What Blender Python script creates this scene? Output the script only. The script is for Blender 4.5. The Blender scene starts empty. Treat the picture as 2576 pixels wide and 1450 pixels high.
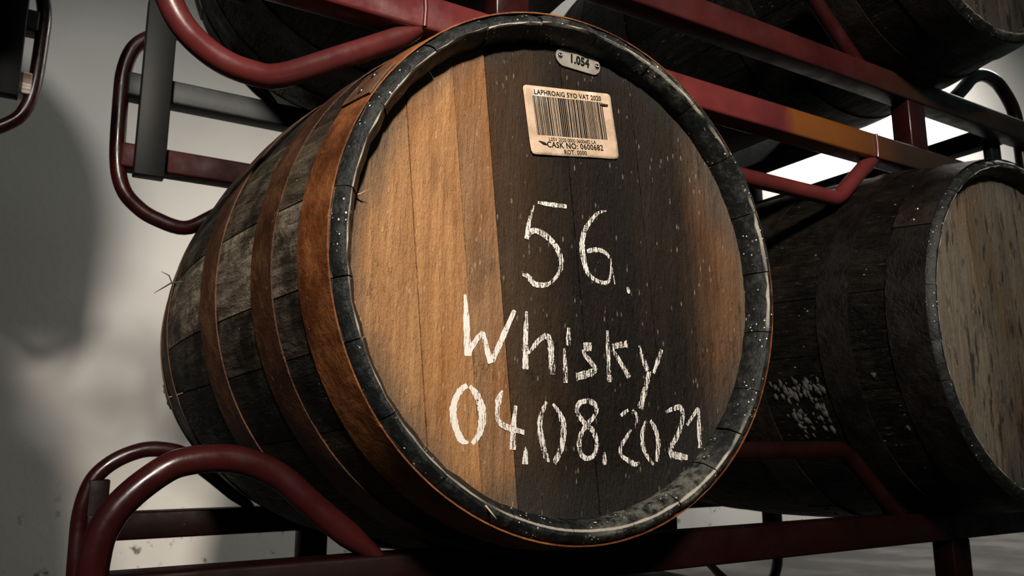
import bpy, bmesh, math, random
from mathutils import Vector, Matrix

# ---------------------------------------------------------------- camera, world, lights
scene = bpy.context.scene
col = scene.collection
cam_data = bpy.data.cameras.new('camera')
cam = bpy.data.objects.new('camera', cam_data)
col.objects.link(cam)
cam_data.sensor_width = 36.0
cam_data.lens = 2022.84 / 2576 * 36.0
cam_data.clip_start = 0.02
right = Vector((0.85595, -0.51706, -0.00119))
down = Vector((0.0971, 0.163, -0.98184))
fwd = Vector((0.50786, 0.84029, 0.18973))
m = Matrix((right, -down, -fwd)).transposed().to_4x4()
m.translation = Vector((-0.50213, -0.67532, -0.18402))
cam.matrix_world = m
cam_data.dof.use_dof = True
cam_data.dof.focus_distance = 0.78
cam_data.dof.aperture_fstop = 14.0
scene.camera = cam

scene.view_settings.view_transform = 'Standard'
scene.view_settings.look = 'None'
scene.view_settings.exposure = 0.0
scene.view_settings.gamma = 1.0
scene.view_settings.use_curve_mapping = False

world = bpy.data.worlds.new('warehouse_dusk')
scene.world = world
world.use_nodes = True
bg = world.node_tree.nodes['Background']
bg.inputs[0].default_value = (0.60, 0.92, 0.86, 1)
bg.inputs[1].default_value = 0.045


def area_light(name, loc, target, size, power, colour, size_y=None):
    d = bpy.data.lights.new(name, 'AREA')
    d.energy = power
    d.color = colour
    d.size = size
    if size_y:
        d.shape = 'RECTANGLE'
        d.size_y = size_y
    o = bpy.data.objects.new(name, d)
    o.location = loc
    o.rotation_euler = (Vector(target) - Vector(loc)).to_track_quat('-Z', 'Y').to_euler()
    col.objects.link(o)
    return o


def spot_light(name, loc, target, radius, power, colour, angle, blend):
    d = bpy.data.lights.new(name, 'SPOT')
    d.energy = power
    d.color = colour
    d.shadow_soft_size = radius
    d.spot_size = math.radians(angle)
    d.spot_blend = blend
    o = bpy.data.objects.new(name, d)
    o.location = loc
    o.rotation_euler = (Vector(target) - Vector(loc)).to_track_quat('-Z', 'Y').to_euler()
    col.objects.link(o)
    return o


spot_light('ceiling_lamp', (-1.30, -2.95, 1.68), (0.0, 0.2, 0.42), 0.2, 1060, (1.0, 0.90, 0.78), 36, 1.0)
spot_light('added_wall_spot', (-1.12, -2.3, 1.75), (-0.24, 2.3, 0.62), 0.10, 215, (1.0, 0.97, 0.92), 22, 0.9)  # added narrow spot, aimed through the gap to light the left wall
area_light('added_wall_wash', (3.9, 1.1, 2.55), (3.7, 2.3, 0.55), 1.0, 118, (1.0, 0.95, 0.89))  # unseen area light added behind the racks to brighten the right wall


# ---------------------------------------------------------------- helpers
def link(name, me, parent=None, mat=None, colour=None):
    o = bpy.data.objects.new(name, me)
    col.objects.link(o)
    if parent:
        o.parent = parent
    if mat and not me.materials:
        me.materials.append(mat)
    if colour:
        o.color = colour
    return o


def mesh(name, verts, faces, smooth=True):
    me = bpy.data.meshes.new(name)
    me.from_pydata(verts, [], faces)
    bm = bmesh.new()
    bm.from_mesh(me)
    bmesh.ops.recalc_face_normals(bm, faces=bm.faces)
    bm.to_mesh(me)
    bm.free()
    if smooth:
        for p in me.polygons:
            p.use_smooth = True
    return me


def sharp(me, ang=0.6):
    me.set_sharp_from_angle(angle=ang)
    return me


def thing(name, label, cat, loc, group=None):
    o = bpy.data.objects.new(name, None)
    o.empty_display_size = 0.05
    col.objects.link(o)
    o.location = loc
    o['label'] = label
    o['category'] = cat
    if group:
        o['group'] = group
    return o


def dup(root, loc, label, group=None, skip=()):
    r = root.copy()
    col.objects.link(r)
    r.location = loc
    r['label'] = label
    if group:
        r['group'] = group
    for ch in list(root.children):
        if ch.name.split('.')[0] in skip:
            continue
        c = ch.copy()
        col.objects.link(c)
        c.parent = r
        for g in list(ch.children):
            d = g.copy()
            col.objects.link(d)
            d.parent = c
    return r


class N:
    """small node graph builder"""

    def __init__(self, name, rough=0.6, metal=0.0, spec=0.5):
        self.m = bpy.data.materials.new(name)
        self.m.use_nodes = True
        self.t = self.m.node_tree
        self.b = self.t.nodes['Principled BSDF']
        self.b.inputs['Roughness'].default_value = rough
        self.b.inputs['Metallic'].default_value = metal
        self.b.inputs['Specular IOR Level'].default_value = spec
        self.tc = self.t.nodes.new('ShaderNodeTexCoord')

    def _in(self, sock, v):
        if v is None:
            return
        if hasattr(v, 'is_linked'):
            self.t.links.new(v, sock)
        else:
            if isinstance(v, (tuple, list)) and len(v) == 3 and sock.type == 'RGBA':
                v = (*v, 1)
            sock.default_value = v

    def node(self, kind, **kw):
        return self.t.nodes.new(kind)

    def co(self, scale=(1, 1, 1), loc=(0, 0, 0), rot=(0, 0, 0), src=None):
        n = self.node('ShaderNodeMapping')
        n.inputs['Scale'].default_value = scale
        n.inputs['Location'].default_value = loc
        n.inputs['Rotation'].default_value = rot
        self._in(n.inputs['Vector'], src or self.tc.outputs['Object'])
        return n.outputs[0]

    def noise(self, scale, vec=None, detail=4, rough=0.6, dist=0.0):
        n = self.node('ShaderNodeTexNoise')
        self._in(n.inputs['Vector'], vec or self.tc.outputs['Object'])
        n.inputs['Scale'].default_value = scale
        n.inputs['Detail'].default_value = detail
        n.inputs['Roughness'].default_value = rough
        n.inputs['Distortion'].default_value = dist
        return n.outputs['Fac']

    def voro(self, scale, vec=None):
        n = self.node('ShaderNodeTexVoronoi')
        self._in(n.inputs['Vector'], vec or self.tc.outputs['Object'])
        n.inputs['Scale'].default_value = scale
        return n.outputs['Distance']

    def ramp(self, fac, a, b, lo=0.0, hi=1.0):
        n = self.node('ShaderNodeMapRange')
        n.interpolation_type = 'SMOOTHSTEP'
        self._in(n.inputs['Value'], fac)
        n.inputs['From Min'].default_value = a
        n.inputs['From Max'].default_value = b
        n.inputs['To Min'].default_value = lo
        n.inputs['To Max'].default_value = hi
        return n.outputs[0]

    def math(self, op, a, b=None):
        n = self.node('ShaderNodeMath')
        n.operation = op
        self._in(n.inputs[0], a)
        if b is not None:
            self._in(n.inputs[1], b)
        return n.outputs[0]

    def mix(self, fac, a, b, mode='MIX'):
        n = self.node('ShaderNodeMix')
        n.data_type = 'RGBA'
        n.blend_type = mode
        self._in(n.inputs[0], fac)
        self._in(n.inputs[6], a)
        self._in(n.inputs[7], b)
        return n.outputs[2]

    def objcol(self):
        n = self.node('ShaderNodeObjectInfo')
        return n.outputs['Color'], n.outputs['Random']

    def sep(self, vec=None):
        n = self.node('ShaderNodeSeparateXYZ')
        self._in(n.inputs[0], vec or self.tc.outputs['Object'])
        return n.outputs

    def bump(self, h, strength, dist=0.002, prev=None):
        n = self.node('ShaderNodeBump')
        n.inputs['Strength'].default_value = strength
        n.inputs['Distance'].default_value = dist
        self._in(n.inputs['Height'], h)
        if prev is not None:
            self._in(n.inputs['Normal'], prev)
        return n.outputs[0]

    def done(self, colour=None, rough=None, normal=None, alpha=None):
        if colour is not None:
            self._in(self.b.inputs['Base Color'], colour)
        if rough is not None:
            self._in(self.b.inputs['Roughness'], rough)
        if normal is not None:
            self._in(self.b.inputs['Normal'], normal)
        if alpha is not None:
            self._in(self.b.inputs['Alpha'], alpha)
        return self.m


# ---------------------------------------------------------------- materials
def mat_wall():
    n = N('plaster_wall', 0.9, spec=0.2)
    c = n.mix(n.ramp(n.noise(1.3, detail=3), 0.35, 0.7), (0.79, 0.765, 0.72), (0.70, 0.675, 0.635))
    z = n.sep()[2]
    dirt = n.math('MULTIPLY', n.ramp(n.noise(22, detail=5), 0.60, 0.72), n.ramp(z, -0.25, -0.55))
    c = n.mix(dirt, c, (0.16, 0.15, 0.13))
    return n.done(c, normal=n.bump(n.noise(40, detail=4), 0.15, 0.004))


def mat_floor():
    n = N('concrete_floor', 0.8, spec=0.3)
    c = n.mix(n.ramp(n.noise(3.0, n.co((1, 1, 1)), 5), 0.4, 0.68), (0.045, 0.044, 0.042), (0.115, 0.11, 0.103))
    return n.done(c, normal=n.bump(n.noise(30, detail=4), 0.2, 0.004))


def mat_paint(name='red_paint', orange_band=False, k=1.0, spec=0.5, r0=0.20, dark_end=None):
    n = N(name, 0.3, spec=spec)
    c = n.mix(n.ramp(n.noise(7, detail=3), 0.35, 0.7), (0.125 * k, 0.021 * k, 0.020 * k), (0.060 * k, 0.011 * k, 0.012 * k))
    if orange_band:
        x = n.sep()[0]
        w = n.math('ADD', x, n.math('MULTIPLY', n.noise(14, detail=2), 0.08))
        f = n.math('MULTIPLY', n.ramp(w, 0.545, 0.575), n.ramp(w, 0.95, 0.78))
        c = n.mix(f, c, (0.135, 0.044, 0.009))  # orange band over part of the rail's length
    if dark_end:
        w = n.math('ADD', n.sep()[0], n.math('MULTIPLY', n.noise(9, detail=3), 0.12))
        c = n.mix(n.ramp(w, *dark_end), c, (0.030, 0.014, 0.009))  # darker brown towards higher x
    chips = n.ramp(n.noise(60, detail=6, rough=0.7), 0.70, 0.735)
    c = n.mix(chips, c, (0.20, 0.085, 0.05))
    r = n.ramp(n.noise(25, detail=3), 0.3, 0.75, r0, r0 + 0.22)
    b = n.bump(chips, 0.4, -0.0005)
    b = n.bump(n.noise(45, detail=3), 0.10, 0.003, b)
    return n.done(c, r, b)


def mat_dark_paint():
    n = N('black_paint', 0.5, spec=0.22)
    c = n.mix(n.ramp(n.noise(20, detail=4), 0.4, 0.7), (0.012, 0.014, 0.015), (0.022, 0.025, 0.025))
    return n.done(c, normal=n.bump(n.noise(60), 0.15, 0.002))


def mat_worn_glint():
    n = N('worn_glint_rail', 0.35, metal=0.0, spec=0.6)  # pale streaks paint glossy reflections onto a worn rail
    v = n.co((3, 20, 60))
    c = n.mix(n.ramp(n.noise(1.5, v, 5), 0.4, 0.6), (0.75, 0.68, 0.60), (0.22, 0.13, 0.09))
    return n.done(c, normal=n.bump(n.noise(2, v), 0.3, 0.003))


def mat_stave():
    # weathered barrel oak, grain along the length (y); obj.color carries each stave's own tone
    n = N('weathered_oak_stave', 0.66, spec=0.2)
    oc, rnd = n.objcol()
    v = n.co((34, 3.0, 34))
    g = n.noise(2.2, v, 6, 0.65, 0.3)
    fine = n.noise(9.0, v, 4, 0.7)
    blot = n.noise(16, detail=5, rough=0.65)
    c = n.mix(n.ramp(g, 0.38, 0.66), n.mix(1.0, oc, (0.35, 0.32, 0.31), 'MULTIPLY'), oc)
    c = n.mix(n.ramp(blot, 0.44, 0.62), c, n.mix(1.0, c, (0.26, 0.25, 0.25), 'MULTIPLY'))
    c = n.mix(n.ramp(fine, 0.62, 0.78, 0, 0.55), c, (0.16, 0.13, 0.095))
    pit = n.ramp(n.voro(95, n.co((1, 0.5, 1))), 0.11, 0.04)
    c = n.mix(n.math('MULTIPLY', pit, n.ramp(n.noise(30), 0.50, 0.62)), c, (0.42, 0.39, 0.34))
    b = n.bump(g, 0.8, 0.006)
    b = n.bump(n.noise(85, n.co((1, 0.5, 1)), 5, 0.75), 0.9, 0.004, b)
    return n.done(c, n.ramp(fine, 0.3, 0.8, 0.42, 0.78), b)


def mat_chime():
    # blackened end grain round the head
    n = N('blackened_chime', 0.5, spec=0.35)
    blot = n.noise(70, detail=6, rough=0.7)
    big = n.noise(6, detail=3)
    c = n.mix(n.ramp(blot, 0.46, 0.74), (0.007, 0.0085, 0.009), (0.038, 0.040, 0.038))
    c = n.mix(n.math('MULTIPLY', n.ramp(big, 0.52, 0.66), n.ramp(blot, 0.36, 0.60)), c, (0.12, 0.118, 0.10))
    speck = n.math('MULTIPLY', n.ramp(n.voro(170), 0.22, 0.15), n.ramp(n.noise(30), 0.50, 0.57))
    c = n.mix(speck, c, (0.62, 0.60, 0.54))
    s = n.sep()
    rr = n.math('SQRT', n.math('ADD', n.math('POWER', s[0], 2.0), n.math('POWER', n.math('SUBTRACT', s[2], RB), 2.0)))
    off = n.math('ABSOLUTE', n.math('SUBTRACT', n.math('ADD', rr, n.math('MULTIPLY', n.noise(60), 0.0016)), 0.2703))
    edge = n.math('MULTIPLY', n.ramp(off, 0.0016, 0.0006), n.ramp(big, 0.40, 0.50))
    c = n.mix(n.math('MULTIPLY', edge, 0.85), c, (0.46, 0.42, 0.35))  # pale line paints the highlight along the inner chime edge
    b = n.bump(blot, 0.8, 0.003)
    b = n.bump(speck, 0.8, 0.0015, b)
    return n.done(c, n.ramp(blot, 0.3, 0.7, 0.35, 0.65), b)


def mat_hoop():
    n = N('rusty_hoop', 0.62, metal=0.0, spec=0.28)
    oc, rnd = n.objcol()
    a = n.noise(26, n.co((1, 1.0, 1)), 6, 0.65)
    d = n.noise(5, detail=3)
    c = n.mix(n.ramp(a, 0.38, 0.66), n.mix(1.0, oc, (0.48, 0.40, 0.36), 'MULTIPLY'), oc)
    c = n.mix(n.ramp(d, 0.46, 0.66), c, n.mix(1.0, c, (0.40, 0.34, 0.32), 'MULTIPLY'))
    c = n.mix(n.ramp(n.noise(75, detail=5, rough=0.7), 0.60, 0.74, 0, 0.8), c, n.mix(1.0, oc, (1.8, 1.8, 1.8), 'MULTIPLY'))
    b = n.bump(a, 0.6, 0.003)
    b = n.bump(n.noise(120, detail=5, rough=0.7), 0.8, 0.003, b)
    return n.done(c, n.ramp(a, 0.3, 0.7, 0.40, 0.65), b)


def mat_head(name='oak_head_board', stained=True):
    # oak head boards, grain along z; obj.color is the board's own tone; an old dark soak stain spreads over the middle boards
    n = N(name, 0.62, spec=0.16)
    oc, rnd = n.objcol()
    rot = (0, math.radians(-5), 0)
    v = n.co((40, 30, 2.6), rot=rot)
    g = n.noise(2.3, v, 6, 0.65, 0.25)
    fine = n.noise(9.0, n.co((40, 30, 6), rot=rot), 5, 0.7)
    big = n.noise(8, n.co((1.2, 1, 0.6)), 5, 0.6)
    c = n.mix(n.ramp(g, 0.30, 0.75), n.mix(1.0, oc, (0.66, 0.60, 0.56), 'MULTIPLY'), oc)
    c = n.mix(n.ramp(fine, 0.56, 0.80, 0, 0.55), c, n.mix(1.0, c, (1.7, 1.6, 1.5), 'MULTIPLY'))
    c = n.mix(n.ramp(fine, 0.46, 0.28, 0, 0.45), c, n.mix(1.0, c, (0.45, 0.42, 0.40), 'MULTIPLY'))
    c = n.mix(n.ramp(big, 0.48, 0.66, 0, 0.75), c, n.mix(1.0, c, (0.40, 0.39, 0.40), 'MULTIPLY'))
    c = n.mix(n.ramp(n.noise(5.5, n.co((1.8, 1, 0.6), loc=(1, 0, 3), rot=rot), 4), 0.46, 0.62, 0, 0.75), c, n.mix(1.0, c, (0.92, 0.72, 0.50), 'MULTIPLY'))
    # soak stain
    s = n.sep()
    x = n.math('ADD', s[0], n.math('MULTIPLY', n.math('SUBTRACT', s[2], RB), 0.088))
    e = n.math('ADD', n.math('MULTIPLY', n.math('SUBTRACT', big, 0.5), 0.10), n.math('MULTIPLY', n.math('SUBTRACT', g, 0.5), 0.05))
    xe = n.math('ADD', x, e)
    if stained:
        stain = n.math('MULTIPLY', n.ramp(xe, -0.12, 0.02, 0.55, 1.0), n.ramp(xe, 0.27, 0.135))
        stain = n.math('MULTIPLY', stain, n.ramp(x, -0.0957, -0.0953))
        c = n.mix(n.math('MULTIPLY', stain, n.ramp(n.noise(6, n.co((2.6, 1, 0.35), loc=(4, 0, 2), rot=rot), 3), 0.40, 0.66, 0.985, 0.90)), c, (0.0052, 0.0040, 0.0028))
    # grey weathering round the rim
    rr = n.math('SQRT', n.math('ADD', n.math('POWER', s[0], 2.0), n.math('POWER', n.math('SUBTRACT', s[2], RB), 2.0)))
    rim = n.math('ADD', rr, n.math('MULTIPLY', n.math('SUBTRACT', big, 0.5), 0.15))
    grey = n.mix(0.5, n.mix(1.0, c, (0.45, 0.47, 0.48), 'MULTIPLY'), (0.115, 0.108, 0.095))
    if stained:
        grey = n.mix(n.math('MULTIPLY', stain, 0.9), grey, (0.012, 0.0115, 0.010))
    c = n.mix(n.ramp(rim, 0.215, 0.262, 0, 0.85), c, grey)
    chip = n.math('MULTIPLY', n.ramp(n.noise(70, n.co((1.6, 1, 0.6), rot=(0, 0.35, 0)), 4, 0.7), 0.57, 0.64), n.ramp(n.noise(5, n.co(loc=(2, 0, 1)), 3), 0.47, 0.60))
    c = n.mix(n.math('MULTIPLY', chip, 0.55), c, n.mix(1.0, c, (0.38, 0.37, 0.37), 'MULTIPLY'))
    if not stained:
        mark = n.ramp(n.noise(30, n.co((2.2, 1, 0.45)), 4, 0.7), 0.54, 0.63)
        c = n.mix(n.math('MULTIPLY', mark, 0.9), c, (0.022, 0.02, 0.018))
    dash = n.voro(95, n.co((1.8, 1, 0.6), rot=rot))
    pits = n.math('MULTIPLY', n.ramp(n.math('ADD', dash, n.math('MULTIPLY', n.noise(200), 0.22)), 0.34, 0.24), n.ramp(n.noise(30), 0.50, 0.58))
    c = n.mix(n.math('MULTIPLY', pits, 0.85), c, n.mix(0.6, (0.40, 0.35, 0.29), n.mix(1.0, c, (1.6, 1.55, 1.5), 'MULTIPLY')))
    b = n.bump(g, 0.6, 0.003)
    b = n.bump(n.noise(110, n.co((1.8, 1, 0.4), rot=rot), 5, 0.75), 1.0, 0.0055, b)
    b = n.bump(chip, 0.6, -0.0012, b)
    b = n.bump(pits, 0.5, 0.0012, b)
    return n.done(c, n.ramp(fine, 0.3, 0.8, 0.38, 0.72), b)


def mat_chalk():
    n = N('white_chalk', 0.95, spec=0.1)
    # fine drag streaks along the grain; sparser where the stick skipped over the rough dark boards
    s = n.noise(1.0, n.co((1050, 1, 95), rot=(0, math.radians(-5), 0)), 3, 0.6)
    k = n.noise(520, detail=3, rough=0.7)
    mixv = n.math('ADD', n.math('MULTIPLY', s, 0.62), n.math('MULTIPLY', k, 0.38))
    x = n.math('ADD', n.sep()[0], n.math('MULTIPLY', n.noise(9, detail=2), 0.10))
    skip = n.ramp(x, -0.10, 0.04, 0.0, 0.082)
    al = n.ramp(n.math('SUBTRACT', mixv, skip), 0.385, 0.445)
    c = n.mix(n.ramp(k, 0.35, 0.7), (0.80, 0.765, 0.72), (0.66, 0.62, 0.57))
    return n.done(c, alpha=al)


def mat_paper():
    n = N('aged_paper', 0.75, spec=0.3)
    big = n.noise(38, detail=4)
    c = n.mix(n.ramp(big, 0.40, 0.66), (0.52, 0.385, 0.275), (0.40, 0.285, 0.19))
    c = n.mix(n.ramp(n.noise(24, n.co(loc=(3, 1, 2)), 3), 0.60, 0.70), c, (0.64, 0.56, 0.47))
    return n.done(c, normal=n.bump(n.noise(60, detail=4), 0.7, 0.003))


def flat(name, colour, rough=0.6, metal=0.0, spec=0.4, bump=0.0):
    n = N(name, rough, metal, spec)
    c = n.mix(n.ramp(n.noise(80, detail=4), 0.35, 0.7), colour, tuple(v * 0.75 for v in colour))
    return n.done(c, normal=n.bump(n.noise(120), bump, 0.001) if bump else None)


R1, RB, L = 0.2835, 0.330, 0.9687      # head radius, belly radius, length
M = dict(wall=mat_wall(), floor=mat_floor(), paint=mat_paint(k=0.78), orange_band=mat_paint('orange_band_paint', True, dark_end=(0.70, 0.92)),
         worn=mat_paint('worn_red_paint', False, 0.36, 0.25, 0.34, (0.70, 1.0)), dim_red=mat_paint('dim_red_paint', False, 0.20, 0.45), shaded_loop=mat_paint('shaded_loop_paint', False, 0.30, 0.45, 0.18), shaded_red=mat_paint('shaded_red_paint', False, 0.07, 0.10, 0.45), dull=mat_paint('dull_red_paint', False, 0.28, 0.12, 0.5), dark=mat_dark_paint(), worn_glint=mat_worn_glint(), stave=mat_stave(), chime=mat_chime(), hoop=mat_hoop(),  # darker red copies carry the lower rack's shade in their colour
         head=mat_head(), grey_head=mat_head('grey_head_board', False), chalk=mat_chalk(), paper=mat_paper(),
         ink=flat('black_ink', (0.009, 0.008, 0.007), 0.9, spec=0.08), steel=flat('brushed_steel', (0.30, 0.27, 0.24), 0.45, 0.15, bump=0.1),
         bright=flat('bright_steel', (0.62, 0.60, 0.57), 0.22, 1.0), rust=flat('rusty_staple', (0.05, 0.028, 0.015), 0.6),
         splinter=flat('raw_splinter', (0.50, 0.38, 0.25), 0.7), bristle=flat('dark_splinter', (0.05, 0.045, 0.04), 0.7),
         soot=flat('soot_black_paint', (0.006, 0.007, 0.007), 0.5, spec=0.15), crust=flat('pale_crust', (0.036, 0.035, 0.031), 0.8, bump=0.8), timber=flat('grey_timber', (0.22, 0.18, 0.13), 0.8, bump=0.3))

# ---------------------------------------------------------------- the setting
FLOOR_Z = -0.6165
WALL_Y = 2.3


def box_mesh(name, x0, x1, y0, y1, z0, z1, bevel=0.0):
    bm = bmesh.new()
    bmesh.ops.create_cube(bm, size=1)
    for v in bm.verts:
        v.co = ((x0 + x1) / 2 + v.co.x * (x1 - x0), (y0 + y1) / 2 + v.co.y * (y1 - y0), (z0 + z1) / 2 + v.co.z * (z1 - z0))
    if bevel:
        bmesh.ops.bevel(bm, geom=bm.edges[:], offset=bevel, segments=2, affect='EDGES', profile=0.5)
    me = bpy.data.meshes.new(name)
    bm.to_mesh(me)
    bm.free()
    if bevel:
        for p in me.polygons:
            p.use_smooth = True
        sharp(me, 0.9)
    return me


o = link('wall_back', box_mesh('wall_back', -4, 9, WALL_Y, WALL_Y + 0.2, FLOOR_Z - 0.1, 4.2), mat=M['wall'])
o['kind'] = 'structure'
o['label'] = 'pale plastered wall behind the cask racks'
o = link('floor', box_mesh('floor', -4, 9, -4, WALL_Y, FLOOR_Z - 0.1, FLOOR_Z), mat=M['floor'])
o['kind'] = 'structure'
o['label'] = 'grey concrete floor under the racks'

# ---------------------------------------------------------------- casks
def prof(y):
    u = abs(y / L * 2 - 1)
    return R1 + (RB - R1) * (1 - u ** 1.8)


def P(a, y, r):            # cask space: origin at the belly's lowest point
    return (r * math.cos(a), y - L / 2, r * math.sin(a) + RB)


def stave_mesh(a0, a1, rnd):
    jr, jy, jy2 = rnd.uniform(-0.0012, 0.0010), rnd.uniform(-0.0014, 0.0010), rnd.uniform(-0.002, 0.002)
    nl = 20
    ys = [0.010 + (L - 0.020) * i / nl for i in range(nl + 1)]
    e = 0.0042
    sec = []               # (outer y, outer r, inner y, inner r)
    sec.append((-0.0085 + jy, 0.2745, -0.0085 + jy, 0.2700))
    sec.append((-0.0055 + jy, 0.2785, 0.004, 0.2618))
    sec.append((0.001, prof(0.001) - 0.001, 0.018, 0.2600))
    for y in ys:
        sec.append((y, prof(y) + jr, min(max(y + 0.012, 0.03), L - 0.03), prof(y) - 0.0245))
    sec.append((L - 0.001, prof(L) - 0.001, L - 0.018, 0.2600))
    sec.append((L + 0.0055, 0.2785, L - 0.004, 0.2618))
    sec.append((L + 0.0085, 0.2745, L + 0.0085, 0.2700))
    na = 5
    g = 0.00075 / RB
    V, F = [], []
    n = len(sec)
    for side in (0, 1):
        for k, s in enumerate(sec):
            for j in range(na + 1):
                t = j / na
                a = a0 + g + (a1 - a0 - 2 * g) * t
                y, r = (s[0], s[1]) if side == 0 else (s[2], s[3])
                if side == 0 and j in (0, na):
                    r -= 0.0010
                if k < 3 or k >= n - 3:
                    r += 0.0009 * math.sin(a * 47 + jy * 4000) + 0.0006 * math.sin(a * 131)
                V.append(P(a, y, r))
    off = n * (na + 1)
    ix = lambda s, k, j: s * off + k * (na + 1) + j
    for k in range(n - 1):
        for j in range(na):
            F.append((ix(0, k, j), ix(0, k, j + 1), ix(0, k + 1, j + 1), ix(0, k + 1, j)))
            F.append((ix(1, k, j), ix(1, k + 1, j), ix(1, k + 1, j + 1), ix(1, k, j + 1)))
        for j in (0, na):
            F.append((ix(0, k, j), ix(0, k + 1, j), ix(1, k + 1, j), ix(1, k, j)))
    for j in range(na):
        F.append((ix(0, 0, j), ix(0, 0, j + 1), ix(1, 0, j + 1), ix(1, 0, j)))
        F.append((ix(0, n - 1, j), ix(0, n - 1, j + 1), ix(1, n - 1, j + 1), ix(1, n - 1, j)))
    me = mesh('stave', V, F)
    me.materials.append(M['stave'])
    me.materials.append(M['chime'])
    for p in me.polygons:
        yc = p.center.y + L / 2
        r = math.hypot(p.center.x, p.center.z - RB)
        if (yc < 0.03 or yc > L - 0.03) and (r < 0.2832 and (yc < 0.0025 or yc > L - 0.0025 or r < 0.272)):
            p.material_index = 1
    return sharp(me, 0.5)


def ring_mesh(name, sec, seg=112, wob=0.0):
    V, F = [], []
    n = len(sec)
    for i in range(seg):
        a = 2 * math.pi * i / seg
        for y, r in sec:
            V.append(P(a, y + wob * math.sin(a * 3 + y * 40), r + wob * 0.4 * math.sin(a * 7 + y * 90)))
    for i in range(seg):
        for k in range(n):
            F.append((i * n + k, i * n + (k + 1) % n, ((i + 1) % seg) * n + (k + 1) % n, ((i + 1) % seg) * n + k))
    return sharp(mesh(name, V, F), 0.6)


def hoop_sec(y0, y1, th=0.0013):
    ys = [y0 + (y1 - y0) * k / 4 for k in range(5)]
    out = [(y, prof(y) + th + 0.0006) for y in ys]
    inn = [(y, prof(y) + 0.0003) for y in reversed(ys)]
    return out + inn


def lap_mesh(y0, y1, a, w):
    V, F = [], []
    n = 6
    for i in range(n + 1):
        for y in (y0 + 0.001, y1 - 0.001):
            for r in (0.0022, 0.0040):
                V.append(P(a + w * (i / n - 0.5), y, prof(y) + r))
    for i in range(n):
        b = i * 4
        for q in ((0, 1, 5, 4), (2, 6, 7, 3), (1, 3, 7, 5), (0, 4, 6, 2)):
            F.append(tuple(b + k for k in q))
    F.append((0, 2, 3, 1))
    F.append((n * 4, n * 4 + 1, n * 4 + 3, n * 4 + 2))
    return sharp(mesh('lap', V, F), 0.6)


def dome_mesh(name, a, y, rad, h):
    V, F = [], []
    r0 = prof(y) + 0.0036
    seg = 8
    for ring, (rr, hh) in enumerate(((1, 0), (0.75, 0.7))):
        for k in range(seg):
            t = 2 * math.pi * k / seg
            V.append(P(a + rad * rr * math.cos(t) / r0, y + rad * rr * math.sin(t), r0 + h * hh))
    V.append(P(a, y, r0 + h))
    for k in range(seg):
        F.append((k, (k + 1) % seg, seg + (k + 1) % seg, seg + k))
        F.append((seg + k, seg + (k + 1) % seg, 2 * seg))
    F.append(tuple(reversed(range(seg))))
    return mesh(name, V, F)


HEAD_Y, HEAD_R = 0.022, 0.2612
JOINTS = [-0.30, -0.190, -0.135, -0.0955, 0.004, 0.055, 0.105, 0.170, 0.30]
SL = -0.088


def plank_mesh(i, y, thick, jog):
    xa, xb = JOINTS[i] + 0.0004, JOINTS[i + 1] - 0.0004
    # circle arc between the two slanted joints, as an outline in x, z
    pts = []
    n = 240
    for k in range(n):
        t = 2 * math.pi * k / n
        x, z = HEAD_R * math.cos(t), HEAD_R * math.sin(t)
        s = x - SL * z
        if xa <= s <= xb:
            pts.append((t, x, z))
    cut = []
    for xj in (xa, xb):
        A, B, Cc = 1 + SL * SL, 2 * xj * SL, xj * xj - HEAD_R ** 2
        D = B * B - 4 * A * Cc
        if D > 0:
            for sg in (-1, 1):
                z = (-B + sg * math.sqrt(D)) / (2 * A)
                cut.append((xj + SL * z, z))
    pts = [(x, z) for _, x, z in pts] + cut
    cx = sum(p[0] for p in pts) / len(pts)
    cz = sum(p[1] for p in pts) / len(pts)
    pts.sort(key=lambda p: math.atan2(p[1] - cz, p[0] - cx))
    n = len(pts)
    V, F = [], []
    rings = ((y + jog + 0.0008, 0.0), (y + jog, 0.0009), (y + thick, 0.0))
    for (yy, ins) in (rings[1], rings[0], rings[2]):
        for x, z in pts:
            d = math.hypot(x - cx, z - cz)
            V.append((x - (x - cx) / d * ins, yy - L / 2, z - (z - cz) / d * ins + RB))
    F.append(tuple(range(n)))
    for r in (0, 1):
        for k in range(n):
            F.append((r * n + k, r * n + (k + 1) % n, (r + 1) * n + (k + 1) % n, (r + 1) * n + k))
    F.append(tuple(2 * n + k for k in reversed(range(n))))
    return mesh('head_board', V, F, smooth=False)


HOOPS = [(0.0, 0.058), (0.117, 0.171), (0.290, 0.356)]
HOOPS = HOOPS + [(L - b, L - a) for a, b in reversed(HOOPS)]


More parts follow.
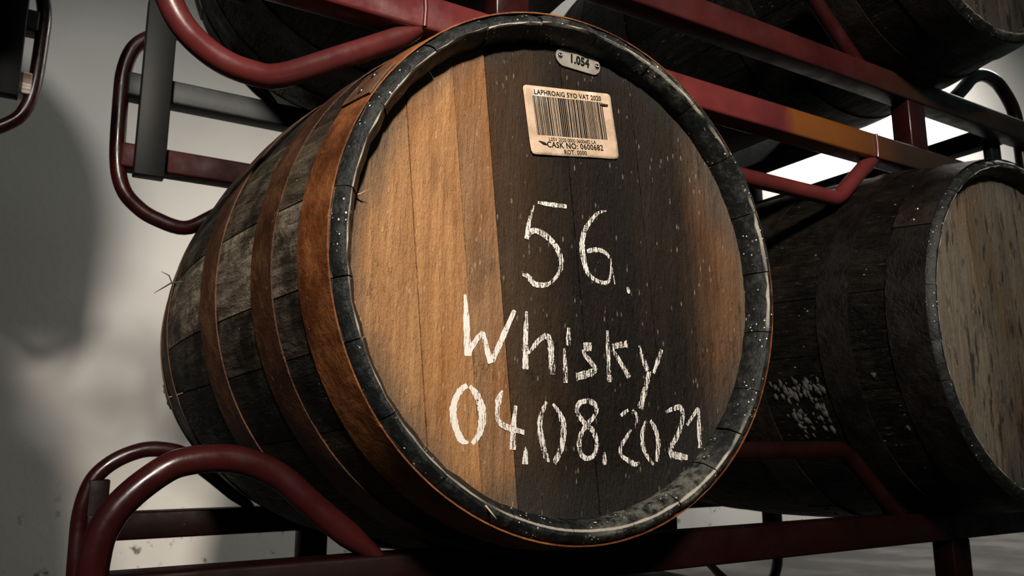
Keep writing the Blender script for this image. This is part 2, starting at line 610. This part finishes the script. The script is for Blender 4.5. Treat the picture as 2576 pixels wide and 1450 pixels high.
def make_cask(label, group, loc, seed=3):
    rnd = random.Random(seed)
    root = thing('whisky_cask', label, 'cask', loc, group)
    ang = [-171.7, -159.8, -144.5, -128.3, -111, -96, -80, -66, -52.3, -40, -27.2, -11, 5, 21, 37, 54, 70, 87, 103, 118, 133.5, 152, 171]
    for k in range(len(ang)):
        a0 = math.radians(ang[k])
        a1 = math.radians(ang[(k + 1) % len(ang)])
        if a1 < a0:
            a1 += 2 * math.pi
        t = rnd.uniform(0.55, 1.3)
        w = rnd.uniform(-0.006, 0.006)
        c = (0.045 * t + w, 0.034 * t, 0.025 * t - w * 0.5, 1)
        if k == 22:
            c = (0.26, 0.22, 0.17, 1)
        elif k == 0:
            c = (0.08, 0.066, 0.05, 1)
        elif k == 21:
            c = (0.10, 0.08, 0.055, 1)
        link('stave', stave_mesh(a0, a1, rnd), root, colour=c)
    tones = [(0.27, 0.098, 0.030, 1), (0.13, 0.058, 0.024, 1), (0.11, 0.050, 0.022, 1)]
    for i, (y0, y1) in enumerate(HOOPS):
        h = link('hoop', ring_mesh('hoop', hoop_sec(y0, y1), wob=0.0007), root, M['hoop'], tones[min(i, 5 - i)])
        a = math.radians((146, 60, 250, 100, 40, 200)[i])
        link('hoop_lap', lap_mesh(y0, y1, a, 0.16), h, M['hoop'], (0.16, 0.09, 0.05, 1))
        for da in (-0.04, 0.04):
            link('rivet', dome_mesh('rivet', a + da, (y0 + y1) / 2, 0.0048, 0.0022), h, M['bright' if i == 0 else 'hoop'], (0.3, 0.25, 0.2, 1))
    bt = [(0.50, 0.270, 0.122, 1), (0.52, 0.275, 0.120, 1), (0.36, 0.205, 0.105, 1), (0.17, 0.110, 0.066, 1),
          (0.22, 0.115, 0.050, 1), (0.13, 0.085, 0.050, 1), (0.15, 0.095, 0.055, 1), (0.25, 0.150, 0.085, 1)]
    for i in range(8):
        link('head_board', plank_mesh(i, HEAD_Y, 0.02, rnd.uniform(-0.0007, 0.0007)), root, M['head'], bt[i])
    # back head, one board set
    V = [P(2 * math.pi * k / 48, y, HEAD_R) for y in (L - 0.042, L - 0.022) for k in range(48)]
    F = [tuple(range(48)), tuple(48 + k for k in reversed(range(48)))] + [(k, (k + 1) % 48, 48 + (k + 1) % 48, 48 + k) for k in range(48)]
    link('back_head', mesh('back_head', V, F, False), root, M['head'], (0.2, 0.13, 0.08, 1))
    return root


G = 'casks lying in the red racks'
GAP = 0.893
UP = 0.797
main = make_cask('brown oak cask chalked 56 Whisky 04.08.2021, with barcode label', G, (0, L / 2, -RB))
# greyer boards, same build; neighbours' shade is painted into near-black staves and hoops
spots = [((GAP, 0, 0), 'dim cask beside the chalked one, its grey weathered head cut by the right frame edge'),
         ((0, 0, UP), 'black-shadowed cask in the upper rack right above the chalked cask'),
         ((GAP, 0, UP), 'upper-rack cask at the top right corner, only its lower rim in view')]
others = []
for k, ((x, y, z), lab) in enumerate(spots):
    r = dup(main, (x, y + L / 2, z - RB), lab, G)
    rnd = random.Random(20 + k)
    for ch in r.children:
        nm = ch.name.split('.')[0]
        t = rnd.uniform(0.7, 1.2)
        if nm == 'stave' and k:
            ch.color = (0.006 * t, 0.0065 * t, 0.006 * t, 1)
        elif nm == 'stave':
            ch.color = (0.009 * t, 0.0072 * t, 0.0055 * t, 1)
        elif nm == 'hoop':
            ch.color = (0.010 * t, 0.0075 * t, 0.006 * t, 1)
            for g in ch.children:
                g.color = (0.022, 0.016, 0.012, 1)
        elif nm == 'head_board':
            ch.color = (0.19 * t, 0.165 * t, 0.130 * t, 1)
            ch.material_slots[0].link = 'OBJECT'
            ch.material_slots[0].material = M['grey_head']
    others.append(r)

# ---- what only the chalked cask carries: chalk, label, plate, splinters
CHALK = {'five':[[(-489,700,14),(-320,704,23),(-109,714,21)],[(-535,662,9),(-581,532,16),(-612,409,23),(-628,277,25)],[(-623,282,14),(-577,362,25),(-512,384,28),(-401,351,30),(-299,285,30),(-233,205,30),(-193,113,28),(-194,25,25),(-247,-77,18),(-335,-164,18),(-437,-200,25),(-546,-194,27),(-615,-125,25),(-684,-115,13)]],'six':[[(440,748,7),(315,701,17),(213,593,22),(139,492,26),(98,368,29),(90,254,33),(114,118,31),(155,6,26),(245,-64,21),(365,-92,19),(444,-66,19),(481,42,12),(479,161,12),(447,230,17),(365,270,22),(265,272,24),(155,240,21)],[(491,203,5),(509,54,6),(533,-93,5)],[(714,-107,12),(724,-143,20),(734,-178,15)]],'word':[[(-1359,-386,11),(-1344,-560,26),(-1333,-778,32),(-1317,-997,34)],[(-1313,-973,23),(-1225,-830,23),(-1149,-749,21)],[(-1154,-749,19),(-1107,-918,30),(-1052,-1054,32)],[(-1047,-1038,26),(-937,-815,30),(-781,-497,20)],[(-637,-497,13),(-648,-743,27),(-654,-936,31),(-654,-1099,31)],[(-620,-934,11),(-556,-865,20),(-482,-786,25),(-392,-738,27),(-348,-798,32),(-335,-948,32),(-322,-1138,32)],[(-107,-629,14),(-113,-728,25),(-115,-822,25)],[(-167,-854,11),(-160,-1035,23),(-158,-1218,23)],[(194,-816,40),(83,-822,42)],[(77,-853,16),(97,-907,21),(164,-972,26),(231,-1050,28),(166,-1100,35),(-23,-1150,37)],[(411,-623,14),(414,-877,24),(421,-1188,24)],[(685,-755,34),(566,-776,29),(471,-799,29)],[(476,-830,19),(593,-981,26),(699,-1130,29)],[(856,-762,12),(907,-916,27),(966,-1039,30)],[(1189,-788,18),(1130,-905,25),(1052,-1066,17)],[(995,-1042,25),(922,-1249,32),(839,-1466,36)]],'date':[[(-1323,-1285,21),(-1392,-1329,27),(-1451,-1423,29),(-1475,-1529,33),(-1461,-1638,33),(-1417,-1750,31),(-1369,-1818,29),(-1304,-1833,8)],[(-1296,-1291,17),(-1225,-1366,30),(-1176,-1462,38),(-1152,-1581,38),(-1174,-1715,32),(-1208,-1783,25),(-1265,-1844,19)],[(-923,-1322,9),(-968,-1410,30),(-982,-1519,22),(-977,-1613,22),(-918,-1666,28),(-835,-1693,28),(-742,-1716,24),(-667,-1735,20)],[(-769,-1468,15),(-793,-1642,26),(-812,-1903,35)],[(-654,-1876,9),(-659,-1966,26),(-664,-2047,29)],[(-395,-1423,18),(-460,-1537,22),(-485,-1670,27),(-453,-1841,29),(-416,-1968,27),(-373,-2028,11)],[(-321,-1441,11),(-248,-1521,23),(-200,-1623,32),(-192,-1744,32),(-229,-1906,29),(-315,-2040,27)],[(127,-1397,25),(211,-1425,26),(241,-1491,23),(202,-1567,21),(122,-1635,23),(37,-1735,23),(4,-1837,25),(22,-1947,23),(98,-1997,25),(181,-1973,21),(225,-1900,23),(227,-1809,26),(183,-1709,26),(90,-1644,25),(20,-1570,23),(-20,-1497,23),(23,-1421,25),(127,-1397,25)],[(335,-1933,9),(333,-2004,23),(331,-2065,23)],[(568,-1545,17),(624,-1510,19),(675,-1483,14)],[(731,-1482,10),(791,-1545,17),(768,-1679,10)],[(701,-1693,14),(631,-1787,19),(563,-1867,21),(554,-1964,19),(656,-2024,24),(748,-2067,24),(810,-2047,10)],[(919,-1600,15),(862,-1731,24),(867,-1881,24),(925,-1988,22),(1007,-2075,12)],[(982,-1591,20),(1053,-1695,25),(1087,-1830,27),(1070,-1947,25),(1048,-2041,17)],[(1214,-1499,15),(1324,-1456,23),(1439,-1441,28),(1464,-1548,28),(1400,-1719,28),(1297,-1852,28),(1258,-1922,30),(1284,-2001,25)],[(1268,-1965,35),(1380,-1984,38),(1517,-2003,23)],[(1526,-1637,15),(1624,-1537,21),(1710,-1453,18),(1710,-1658,26),(1714,-1897,28)]]}
FACE = HEAD_Y - 0.0009


def ribbon(strokes, y):
    V, F = [], []
    for st in strokes:
        pts = [(a / 1e4, b / 1e4, w * 1.12 / 1e4) for a, b, w in st]
        # Catmull-Rom resample
        res = []
        n = len(pts)
        for i in range(n - 1):
            p0, p1, p2, p3 = pts[max(i - 1, 0)], pts[i], pts[i + 1], pts[min(i + 2, n - 1)]
            for k in range(5):
                t = k / 5
                res.append(tuple(0.5 * (2 * p1[c] + (p2[c] - p0[c]) * t + (2 * p0[c] - 5 * p1[c] + 4 * p2[c] - p3[c]) * t * t
                                        + (3 * p1[c] - p0[c] - 3 * p2[c] + p3[c]) * t ** 3) for c in range(3)))
        res.append(pts[-1])
        y -= 0.00002
        b = len(V)
        for i, (x, z, w) in enumerate(res):
            x0, z0 = res[max(i - 1, 0)][:2]
            x1, z1 = res[min(i + 1, len(res) - 1)][:2]
            d = math.hypot(x1 - x0, z1 - z0) or 1
            nx, nz = -(z1 - z0) / d, (x1 - x0) / d
            j = 1 + 0.10 * math.sin(i * 2.3) + 0.08 * math.sin(i * 5.1 + x * 300)
            for s in (-1, 1):
                V.append((x + nx * w * s * j, y - 0.000002 * i - L / 2, z + nz * w * s * j + RB))
        for i in range(len(res) - 1):
            F.append((b + 2 * i, b + 2 * i + 1, b + 2 * i + 3, b + 2 * i + 2))
    return mesh('chalk', V, F, False)


for nm, keys, lab in (('chalk_number', ('five', 'six'), 'white chalk number 56'), ('chalk_word', ('word',), 'white chalk word Whisky'),
                      ('chalk_date', ('date',), 'white chalk date 04.08.2021')):
    o = link(nm, ribbon([s for k in keys for s in CHALK[k]], FACE), main, M['chalk'])
    o['label'] = lab


def text_mesh(body, size, sx=1.0, bold=0.0, align='CENTER', spacing=1.0):
    cu = bpy.data.curves.new('lettering', 'FONT')
    cu.body = body
    cu.size = size
    cu.offset = bold
    cu.align_x = align
    cu.align_y = 'CENTER'
    cu.space_character = spacing
    cu.resolution_u = 3
    to = bpy.data.objects.new('lettering', cu)
    col.objects.link(to)
    dg = bpy.context.evaluated_depsgraph_get()
    me = bpy.data.meshes.new_from_object(to.evaluated_get(dg))
    bpy.data.objects.remove(to)
    for v in me.vertices:
        v.co.x *= sx
    return me


def on_head(me, cx, cz, rot, lift):
    """lay an xy mesh on the head, turned by rot in the head's plane"""
    c, s = math.cos(rot), math.sin(rot)
    for v in me.vertices:
        x, z, d = v.co.x, v.co.y, v.co.z
        v.co = (cx + x * c - z * s, FACE - lift - d - L / 2, cz + x * s + z * c + RB)
    return me


def rounded(w, h, r, seg=6):
    pts = []
    for sx, sy, a in ((1, 1, 0), (-1, 1, 90), (-1, -1, 180), (1, -1, 270)):
        for k in range(seg + 1):
            t = math.radians(a + 90 * k / seg)
            pts.append((sx * (w / 2 - r) + r * math.cos(t), sy * (h / 2 - r) + r * math.sin(t)))
    return pts


def slab(pts, th, bev=0.0):
    n = len(pts)
    V = [(x, y, 0) for x, y in pts] + [(x, y, th - bev) for x, y in pts]
    F = [tuple(reversed(range(n)))] + [(k, (k + 1) % n, n + (k + 1) % n, n + k) for k in range(n)]
    if bev:
        mx = max(p[0] for p in pts)
        my = max(p[1] for p in pts)
        V += [(x * (1 - bev / mx), y * (1 - bev / my), th) for x, y in pts]
        F += [(n + k, n + (k + 1) % n, 2 * n + (k + 1) % n, 2 * n + k) for k in range(n)]
        F.append(tuple(range(2 * n, 3 * n)))
    else:
        F.append(tuple(range(n, 2 * n)))
    return mesh('slab', V, F, False)


# paper label: a slightly curled sheet (grid) with rounded corners
LW, LH, LR = 0.1222, 0.0790, math.radians(8.0)
LCX, LCZ = -0.0020, 0.1704


def curl(x, y):
    return 0.0006 + 0.0010 * max(0, -y / LH - 0.32) * (1 + math.sin(x * 90)) * 3 + 0.0003 * math.sin(x * 70 + 1) * math.sin(y * 95)


def paper_mesh():
    nx, ny = 30, 20
    V, F = [], []
    rc = 0.0045
    for side in (1, 0):
        for j in range(ny + 1):
            for i in range(nx + 1):
                x, y = (i / nx - 0.5) * LW, (j / ny - 0.5) * LH
                ax, ay = abs(x) - (LW / 2 - rc), abs(y) - (LH / 2 - rc)
                if ax > 0 and ay > 0:
                    d = max(math.hypot(ax, ay) / rc, 1.0)
                    x = math.copysign(LW / 2 - rc + ax / d, x)
                    y = math.copysign(LH / 2 - rc + ay / d, y)
                V.append((x, y, curl(x, y) - (0 if side else 0.0003)))
    n = (nx + 1) * (ny + 1)
    for j in range(ny):
        for i in range(nx):
            a = j * (nx + 1) + i
            F.append((a, a + 1, a + nx + 2, a + nx + 1))
            F.append((n + a, n + a + nx + 1, n + a + nx + 2, n + a + 1))
    rim = [i for i in range(nx + 1)] + [(j + 1) * (nx + 1) - 1 for j in range(1, ny + 1)] + [ny * (nx + 1) + i for i in reversed(range(nx))] + [j * (nx + 1) for j in reversed(range(1, ny))]
    for k in range(len(rim)):
        a, b = rim[k], rim[(k + 1) % len(rim)]
        F.append((a, n + a, n + b, b))
    return mesh('paper', V, F)


paper = link('paper_label', on_head(paper_mesh(), LCX, LCZ, LR, 0.0002), main, M['paper'])
paper['label'] = 'yellowed paper label with barcode and cask number'


def print_on(me, x, y, name, lab):
    for v in me.vertices:
        v.co.x += x
        v.co.y += y
        v.co.z = curl(v.co.x, v.co.y) + 0.00025
    o = link(name, on_head(me, LCX, LCZ, LR, 0.0002), paper, M['ink'])
    o['label'] = lab
    return o


print_on(text_mesh('LAPHROAIG 5YO VAT 2020', 0.0079, 0.93, 0.00018, spacing=1.06), -0.0005, 0.0322, 'printed_line', 'black print LAPHROAIG 5YO VAT 2020')
print_on(text_mesh('L05V 2020 0000 0600682 LA', 0.0060, 0.92, 0.00008), -0.003, -0.0212, 'printed_line', 'black print L05V 2020 0000 0600682 LA')
print_on(text_mesh('CASK NO: 0600682', 0.0094, 0.93, 0.00021, spacing=1.08), 0.0000, -0.0276, 'printed_line', 'black print CASK NO: 0600682')
print_on(text_mesh('ROT: 0000', 0.0071, 0.92, 0.00014, spacing=1.05), -0.0015, -0.0350, 'printed_line', 'black print ROT: 0000')
rb = random.Random(8)
V, F = [], []
x = -0.0500
while x < 0.0475:
    w = rb.choice((0.0006, 0.0006, 0.0009, 0.0013, 0.0020))
    b = len(V)
    for k in range(5):
        y = -0.0170 + 0.0450 * k / 4
        V += [(x, y, 0), (x + w, y, 0)]
    for k in range(4):
        F.append((b + 2 * k, b + 2 * k + 1, b + 2 * k + 3, b + 2 * k + 2))
    x += w + rb.choice((0.0005, 0.0005, 0.0007, 0.0010))
print_on(mesh('barcode', V, F, False), 0, 0, 'barcode', 'black barcode stripes')


def tube_mesh(name, pts, rad, seg=10, cap=True, radii=None, flat=None):
    pts = [Vector(p) for p in pts]
    V, F = [], []
    n = len(pts)
    up = None
    for i, p in enumerate(pts):
        t = (pts[min(i + 1, n - 1)] - pts[max(i - 1, 0)]).normalized()
        if up is None:
            up = Vector((0, 1, 0)) if abs(t.y) < 0.9 else Vector((1, 0, 0))
        u = (up - t * up.dot(t)).normalized()
        w = t.cross(u)
        up = u
        r = radii[i] if radii else rad
        fl = flat[i] if flat else 1.0
        for k in range(seg):
            a = 2 * math.pi * k / seg
            V.append(p + u * (r * math.cos(a)) + w * (r * fl * math.sin(a)))
    for i in range(n - 1):
        for k in range(seg):
            F.append((i * seg + k, i * seg + (k + 1) % seg, (i + 1) * seg + (k + 1) % seg, (i + 1) * seg + k))
    if cap:
        F.append(tuple(reversed(range(seg))))
        F.append(tuple((n - 1) * seg + k for k in range(seg)))
    return sharp(mesh(name, V, F), 0.9)


def head_pt(x, z, d=0.0):
    return (x, FACE - d - L / 2, z + RB)


def lab_pt(x, y, d):
    c, s = math.cos(LR), math.sin(LR)
    return head_pt(LCX + x * c - y * s, LCZ + x * s + y * c, d)


link('staple', tube_mesh('staple', [lab_pt(-0.0495, -0.0240, 0.0014), lab_pt(-0.044, -0.0262, 0.0022), lab_pt(-0.0375, -0.0282, 0.0014)], 0, 6, radii=[0.0004, 0.0013, 0.0004]), paper, M['rust'])
link('staple', tube_mesh('staple', [lab_pt(0.0440, 0.0250, 0.0012), lab_pt(0.0470, 0.0251, 0.0020), lab_pt(0.0545, 0.0249, 0.0012)], 0, 6, radii=[0.0008, 0.0013, 0.0012]), paper, M['rust'])

# number plate with two screws
PCX, PCZ, PR = 0.0073, 0.2472, math.radians(-0.5)
plate = link('number_plate', on_head(slab(rounded(0.0620, 0.0228, 0.0112, 10), 0.0016, 0.0004), PCX, PCZ, PR, 0.0006), main, M['steel'])
plate['label'] = 'steel number plate stamped 1.054'
t = text_mesh('1.054', 0.0142, 0.82, 0.00075, spacing=1.08)
o = link('stamped_number', on_head(t, PCX + 0.001, PCZ, PR, 0.0024), plate, M['ink'])
o['label'] = 'black number 1.054'


def screw_mesh(cx, cz):
    V, F = [], []
    prof_ = ((0.0033, 0.0), (0.0032, 0.0010), (0.0024, 0.0021), (0.0010, 0.0026), (0.0008, 0.0014))
    seg = 14
    for r, h in prof_:
        for k in range(seg):
            a = 2 * math.pi * k / seg
            V.append((r * math.cos(a), r * math.sin(a), h))
    for i in range(len(prof_) - 1):
        for k in range(seg):
            F.append((i * seg + k, i * seg + (k + 1) % seg, (i + 1) * seg + (k + 1) % seg, (i + 1) * seg + k))
    F.append(tuple((len(prof_) - 1) * seg + k for k in range(seg)))
    return on_head(mesh('screw', V, F), cx, cz, 0, 0.0021)


for s in (-1, 1):
    link('screw', screw_mesh(PCX + s * 0.0258, PCZ - s * 0.0003), plate, M['bright'])

# loose splinters
link('splinter', tube_mesh('splinter', [head_pt(-0.2560, 0.0440, -0.002), head_pt(-0.250, 0.0450, 0.008), head_pt(-0.246, 0.0480, 0.014)], 0, 6, radii=[0.0013, 0.0009, 0.0002]), main, M['splinter'])
link('splinter', tube_mesh('splinter', [P(math.radians(-118), -0.008, 0.272), P(math.radians(-117), -0.014, 0.276), P(math.radians(-115.6), -0.016, 0.279)], 0, 6, radii=[0.0010, 0.0008, 0.0002]), main, M['splinter'])
a = math.radians(173.5)
link('splinter', tube_mesh('splinter', [P(a, 0.500, 0.329), P(a + 0.012, 0.505, 0.343), P(a + 0.035, 0.51, 0.352), P(a + 0.06, 0.51, 0.362)], 0, 6, radii=[0.0016, 0.0012, 0.0009, 0.0003]), main, M['bristle'])
link('splinter', tube_mesh('splinter', [P(a + 0.01, 0.505, 0.342), P(a - 0.02, 0.51, 0.347), P(a - 0.03, 0.512, 0.358)], 0, 6, radii=[0.0010, 0.0009, 0.0003]), main, M['bristle'])

# ---- dried drips on the right-hand cask's flank
rc = random.Random(5)
V, F = [], []
for k in range(90):
    aa = math.radians(rc.uniform(195.5, 200) if k < 40 else rc.uniform(199, 213))
    yy = rc.uniform(0.18, 0.275) if k < 40 else rc.choice((0.20, 0.235, 0.25)) + rc.uniform(-0.012, 0.012)
    if k > 87:
        aa, yy = ((math.radians(196), 0.093), (math.radians(213.3), 0.070))[k - 88]
    ra, hh = rc.uniform(0.002, 0.008), rc.uniform(0.0008, 0.0022)
    b = len(V)
    for i in range(7):
        t = 2 * math.pi * i / 7
        q = rc.uniform(0.4, 1.4)
        V.append(P(aa + ra * q * 1.6 * math.cos(t) / RB, yy + ra * q * math.sin(t), prof(yy) + 0.0004))
    V.append(P(aa, yy, prof(yy) + hh))
    for i in range(7):
        F.append((b + i, b + (i + 1) % 7, b + 7))
    F.append(tuple(b + i for i in reversed(range(7))))
crust = link('dried_drip', mesh('dried_drip', V, F), others[0], M['crust'])
crust['kind'] = 'stuff'
crust['label'] = 'pale crust of dried drips'

# ---------------------------------------------------------------- racks
YF, YR = 0.165, 0.885          # planes of the bent tubes, front and rear
TR = 0.0138
ZA, ZB, RH, RD = 0.4967, 0.3584, 0.0463, 0.040
CX = GAP / 2


def smooth_path(pts, sub=6, closed=False):
    pts = [Vector(p) for p in pts]
    n = len(pts)
    out = []
    for i in range(n - 1):
        p0, p1, p2, p3 = pts[max(i - 1, 0)], pts[i], pts[i + 1], pts[min(i + 2, n - 1)]
        for k in range(sub):
            t = k / sub
            out.append(0.5 * (2 * p1 + (p2 - p0) * t + (2 * p0 - 5 * p1 + 4 * p2 - p3) * t * t + (3 * p1 - p0 - 3 * p2 + p3) * t ** 3))
    out.append(pts[-1])
    return out


def fillet(pts, rad, seg=6):
    pts = [Vector(p) for p in pts]
    out = [pts[0]]
    for i in range(1, len(pts) - 1):
        a, p, b = pts[i - 1], pts[i], pts[i + 1]
        da, db = (a - p).normalized(), (b - p).normalized()
        ang = da.angle(db)
        d = min(rad / math.tan(ang / 2), (a - p).length * 0.45, (b - p).length * 0.45)
        s, e = p + da * d, p + db * d
        for k in range(seg + 1):
            t = k / seg
            out.append((1 - t) ** 2 * s + 2 * t * (1 - t) * p + t * t * e)
    out.append(pts[-1])
    return out


# end loop, front: from the weld on rail A over the arch, down the outer leg, round the lower bow, up to the weld on rail B
LOOP_F = [(-0.158, 0.4900), (-0.206, 0.526), (-0.243, 0.556), (-0.265, 0.575), (-0.290, 0.589), (-0.312, 0.596), (-0.333, 0.598), (-0.357, 0.596),
          (-0.378, 0.589), (-0.407, 0.566), (-0.425, 0.541), (-0.433, 0.506), (-0.436, 0.40), (-0.430, 0.320), (-0.410, 0.268), (-0.390, 0.239),
          (-0.358, 0.218), (-0.325, 0.211), (-0.293, 0.215), (-0.233, 0.250), (-0.166, 0.291), (-0.125, 0.316)]
# rear one, a little narrower
LOOP_R = [(-0.118, 0.495), (-0.160, 0.530), (-0.204, 0.565), (-0.245, 0.593), (-0.280, 0.602), (-0.312, 0.601), (-0.348, 0.587), (-0.375, 0.566), (-0.390, 0.541), (-0.399, 0.500), (-0.400, 0.449),
          (-0.396, 0.332), (-0.382, 0.274), (-0.355, 0.243), (-0.322, 0.225), (-0.272, 0.215), (-0.225, 0.243), (-0.135, 0.314)]


def loop_mesh(xz, y, mirror):
    pts = [((2 * CX - x if mirror else x), y, z) for x, z in xz]
    path = smooth_path(pts, 5)
    n = len(path)
    radii = [TR] * n
    fl = [1.0] * n
    for k in range(4):
        fl[n - 1 - k] = 0.45 + 0.14 * k
        fl[k] = 0.45 + 0.14 * k
    return tube_mesh('loop', path, TR, 16, radii=radii, flat=fl)


def make_rack(label, group, loc_z, stub):
    """rack in cask coordinates (left cask axis at x=0, z=0), its origin on the ground line of its lower bows"""
    base = 0.2095 - TR
    root = thing('cask_rack', label, 'rack', (0, 0, loc_z + base), group)

    def add(name, me, mat):
        for v in me.vertices:
            v.co.z -= base
        return link(name, me, root, mat)

    x0, x1 = -0.428, 2 * CX + 0.428
    xr0, xr1 = -0.392, 2 * CX + 0.392
    yf0, yf1 = 0.1492, 0.1492 + RD
    yr0, yr1 = YR - 0.004, YR + RD
    for nm, zt in (('upper_rail', ZA), ('lower_rail', ZB)):
        add(nm, box_mesh('rail', x0, x1, yf0, yf1, zt - RH, zt, 0.004), M['orange_band'] if zt == ZB else M['worn'])
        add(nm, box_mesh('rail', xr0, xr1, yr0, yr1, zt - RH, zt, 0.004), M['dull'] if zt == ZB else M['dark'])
    for y0, y1 in ((yf0 + 0.002, yf1), (yr0 + 0.002, yr1)):
        for px in (0.0, GAP):
            add('post', box_mesh('post', px - 0.026, px + 0.026, y0, y1, ZB - 0.0005, ZA - RH + 0.0005, 0.003), M['dim_red'])
    # end uprights run on up to the arch
    for px in (-0.345, 2 * CX + 0.345):
        add('end_post', box_mesh('end_post', px - 0.026, px + 0.026, yr0 - 0.030, yr0 - 0.001, ZB - RH - 0.02, 0.64, 0.002), M['soot'])
        add('end_post', box_mesh('end_post', px - 0.019, px + 0.019, yf1 + 0.001, yf1 + 0.02, ZB - RH, ZA, 0.002), M['dark'])
    # fork channels and end ties running front to back
    for px in (CX - 0.185, CX + 0.185):
        add('fork_channel', box_mesh('fork_channel', px - 0.03, px + 0.03, yf1, yr0, ZB - RH + 0.004, ZB - 0.004, 0.003), M['dark'])
    for px in (2 * CX + 0.36,):
        add('end_tie', box_mesh('end_tie', px - 0.018, px + 0.018, yf1, yr0, ZA - RH + 0.002, ZA - 0.004, 0.003), M['dark'])
    for xz, y in ((LOOP_F, YF), (LOOP_R, YR + 0.012)):
        for mir in (False, True):
            add('end_loop', loop_mesh(xz, y + (0.02 if mir and y == YF else 0), mir), M['paint'] if y == YF and not mir else M['dim_red'])
    for y in (YF, YR + 0.012):
        lo = fillet([(0.135, y, 0.316), (0.240, y, 0.2245), (2 * CX - 0.240, y, 0.2245), (2 * CX - 0.135, y, 0.316)], 0.05)
        add('saddle_tube', tube_mesh('saddle', lo, TR, 14), M['paint'] if y == YF else M['dim_red'])
        hi = fillet([(0.150, y, 0.492), (0.275, y, 0.601), (2 * CX - 0.275, y, 0.601), (2 * CX - 0.150, y, 0.492)], 0.05)
        add('cradle_tube', tube_mesh('cradle', hi, TR, 14), M['dim_red'])
    # weld beads where the front bows meet the lower rail
    for px in (-0.128, GAP - 0.140):
        add('weld_bead', tube_mesh('weld_bead', [(px, yf0 - 0.001, ZB - RH + 0.001), (px + 0.001, yf0 - 0.0015, ZB - RH / 2), (px, yf0 - 0.001, ZB - 0.002)], 0.0032, 8), M['paint'])
    return root


GR = 'red steel cask racks'
rack_up = make_rack('dark red steel rack resting on top of the chalked cask', GR, 0.0, False)
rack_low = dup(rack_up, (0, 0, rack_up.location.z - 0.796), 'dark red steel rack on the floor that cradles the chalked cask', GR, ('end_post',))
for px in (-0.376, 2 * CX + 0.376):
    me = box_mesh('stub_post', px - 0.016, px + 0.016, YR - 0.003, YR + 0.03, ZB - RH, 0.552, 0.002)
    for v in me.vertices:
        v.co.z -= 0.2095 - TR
    link('stub_post', me, rack_low, M['shaded_red'])

# the stack next door, at the left edge
NX, NY, NZ = -0.940 - GAP, 0.265, 0.205
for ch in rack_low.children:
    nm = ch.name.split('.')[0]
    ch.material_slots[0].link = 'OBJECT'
    ch.material_slots[0].material = M['dim_red'] if nm == 'end_loop' else M['dark'] if nm in ('fork_channel', 'end_tie') else M['shaded_red']  # lower rack's shade is put into near-black paint colours
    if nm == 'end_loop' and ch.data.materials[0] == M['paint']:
        ch.material_slots[0].material = M['shaded_loop']
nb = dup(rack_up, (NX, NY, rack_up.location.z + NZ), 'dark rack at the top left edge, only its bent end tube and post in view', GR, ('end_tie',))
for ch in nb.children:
    if ch.data.materials[0] in (M['paint'], M['orange_band'], M['worn']):
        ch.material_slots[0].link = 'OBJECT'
        ch.material_slots[0].material = M['dim_red']
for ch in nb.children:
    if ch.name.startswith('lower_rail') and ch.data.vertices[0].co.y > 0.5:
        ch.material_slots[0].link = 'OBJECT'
        ch.material_slots[0].material = M['worn_glint']
nb2 = dup(rack_up, (NX - 0.14, NY, rack_up.location.z + NZ - 0.796), 'lower rack of the neighbouring stack beyond the left edge', GR)
dup(others[1], (NX + GAP, NY + L / 2, NZ + UP - RB), 'added cask in the upper rack of the neighbouring stack, beyond the left frame edge', G)  # out-of-view cask, added so its shadow darkens the upper left wall
for k, x in enumerate((NX, NX + GAP)):
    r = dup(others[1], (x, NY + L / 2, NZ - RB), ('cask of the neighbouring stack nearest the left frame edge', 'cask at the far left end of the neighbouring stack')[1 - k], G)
for k, y in enumerate((0.165, 0.897)):
    o = link('timber_bearer', box_mesh('timber_bearer', NX - 0.5, NX + GAP + 0.30, NY + y - 0.06, NY + y + 0.06, FLOOR_Z, FLOOR_Z + NZ, 0.006), mat=M['timber'])
    o['label'] = ('front', 'rear')[k] + ' timber bearer under the neighbouring stack at the left'
    o['category'] = 'timber'
    o['group'] = 'timber bearers'
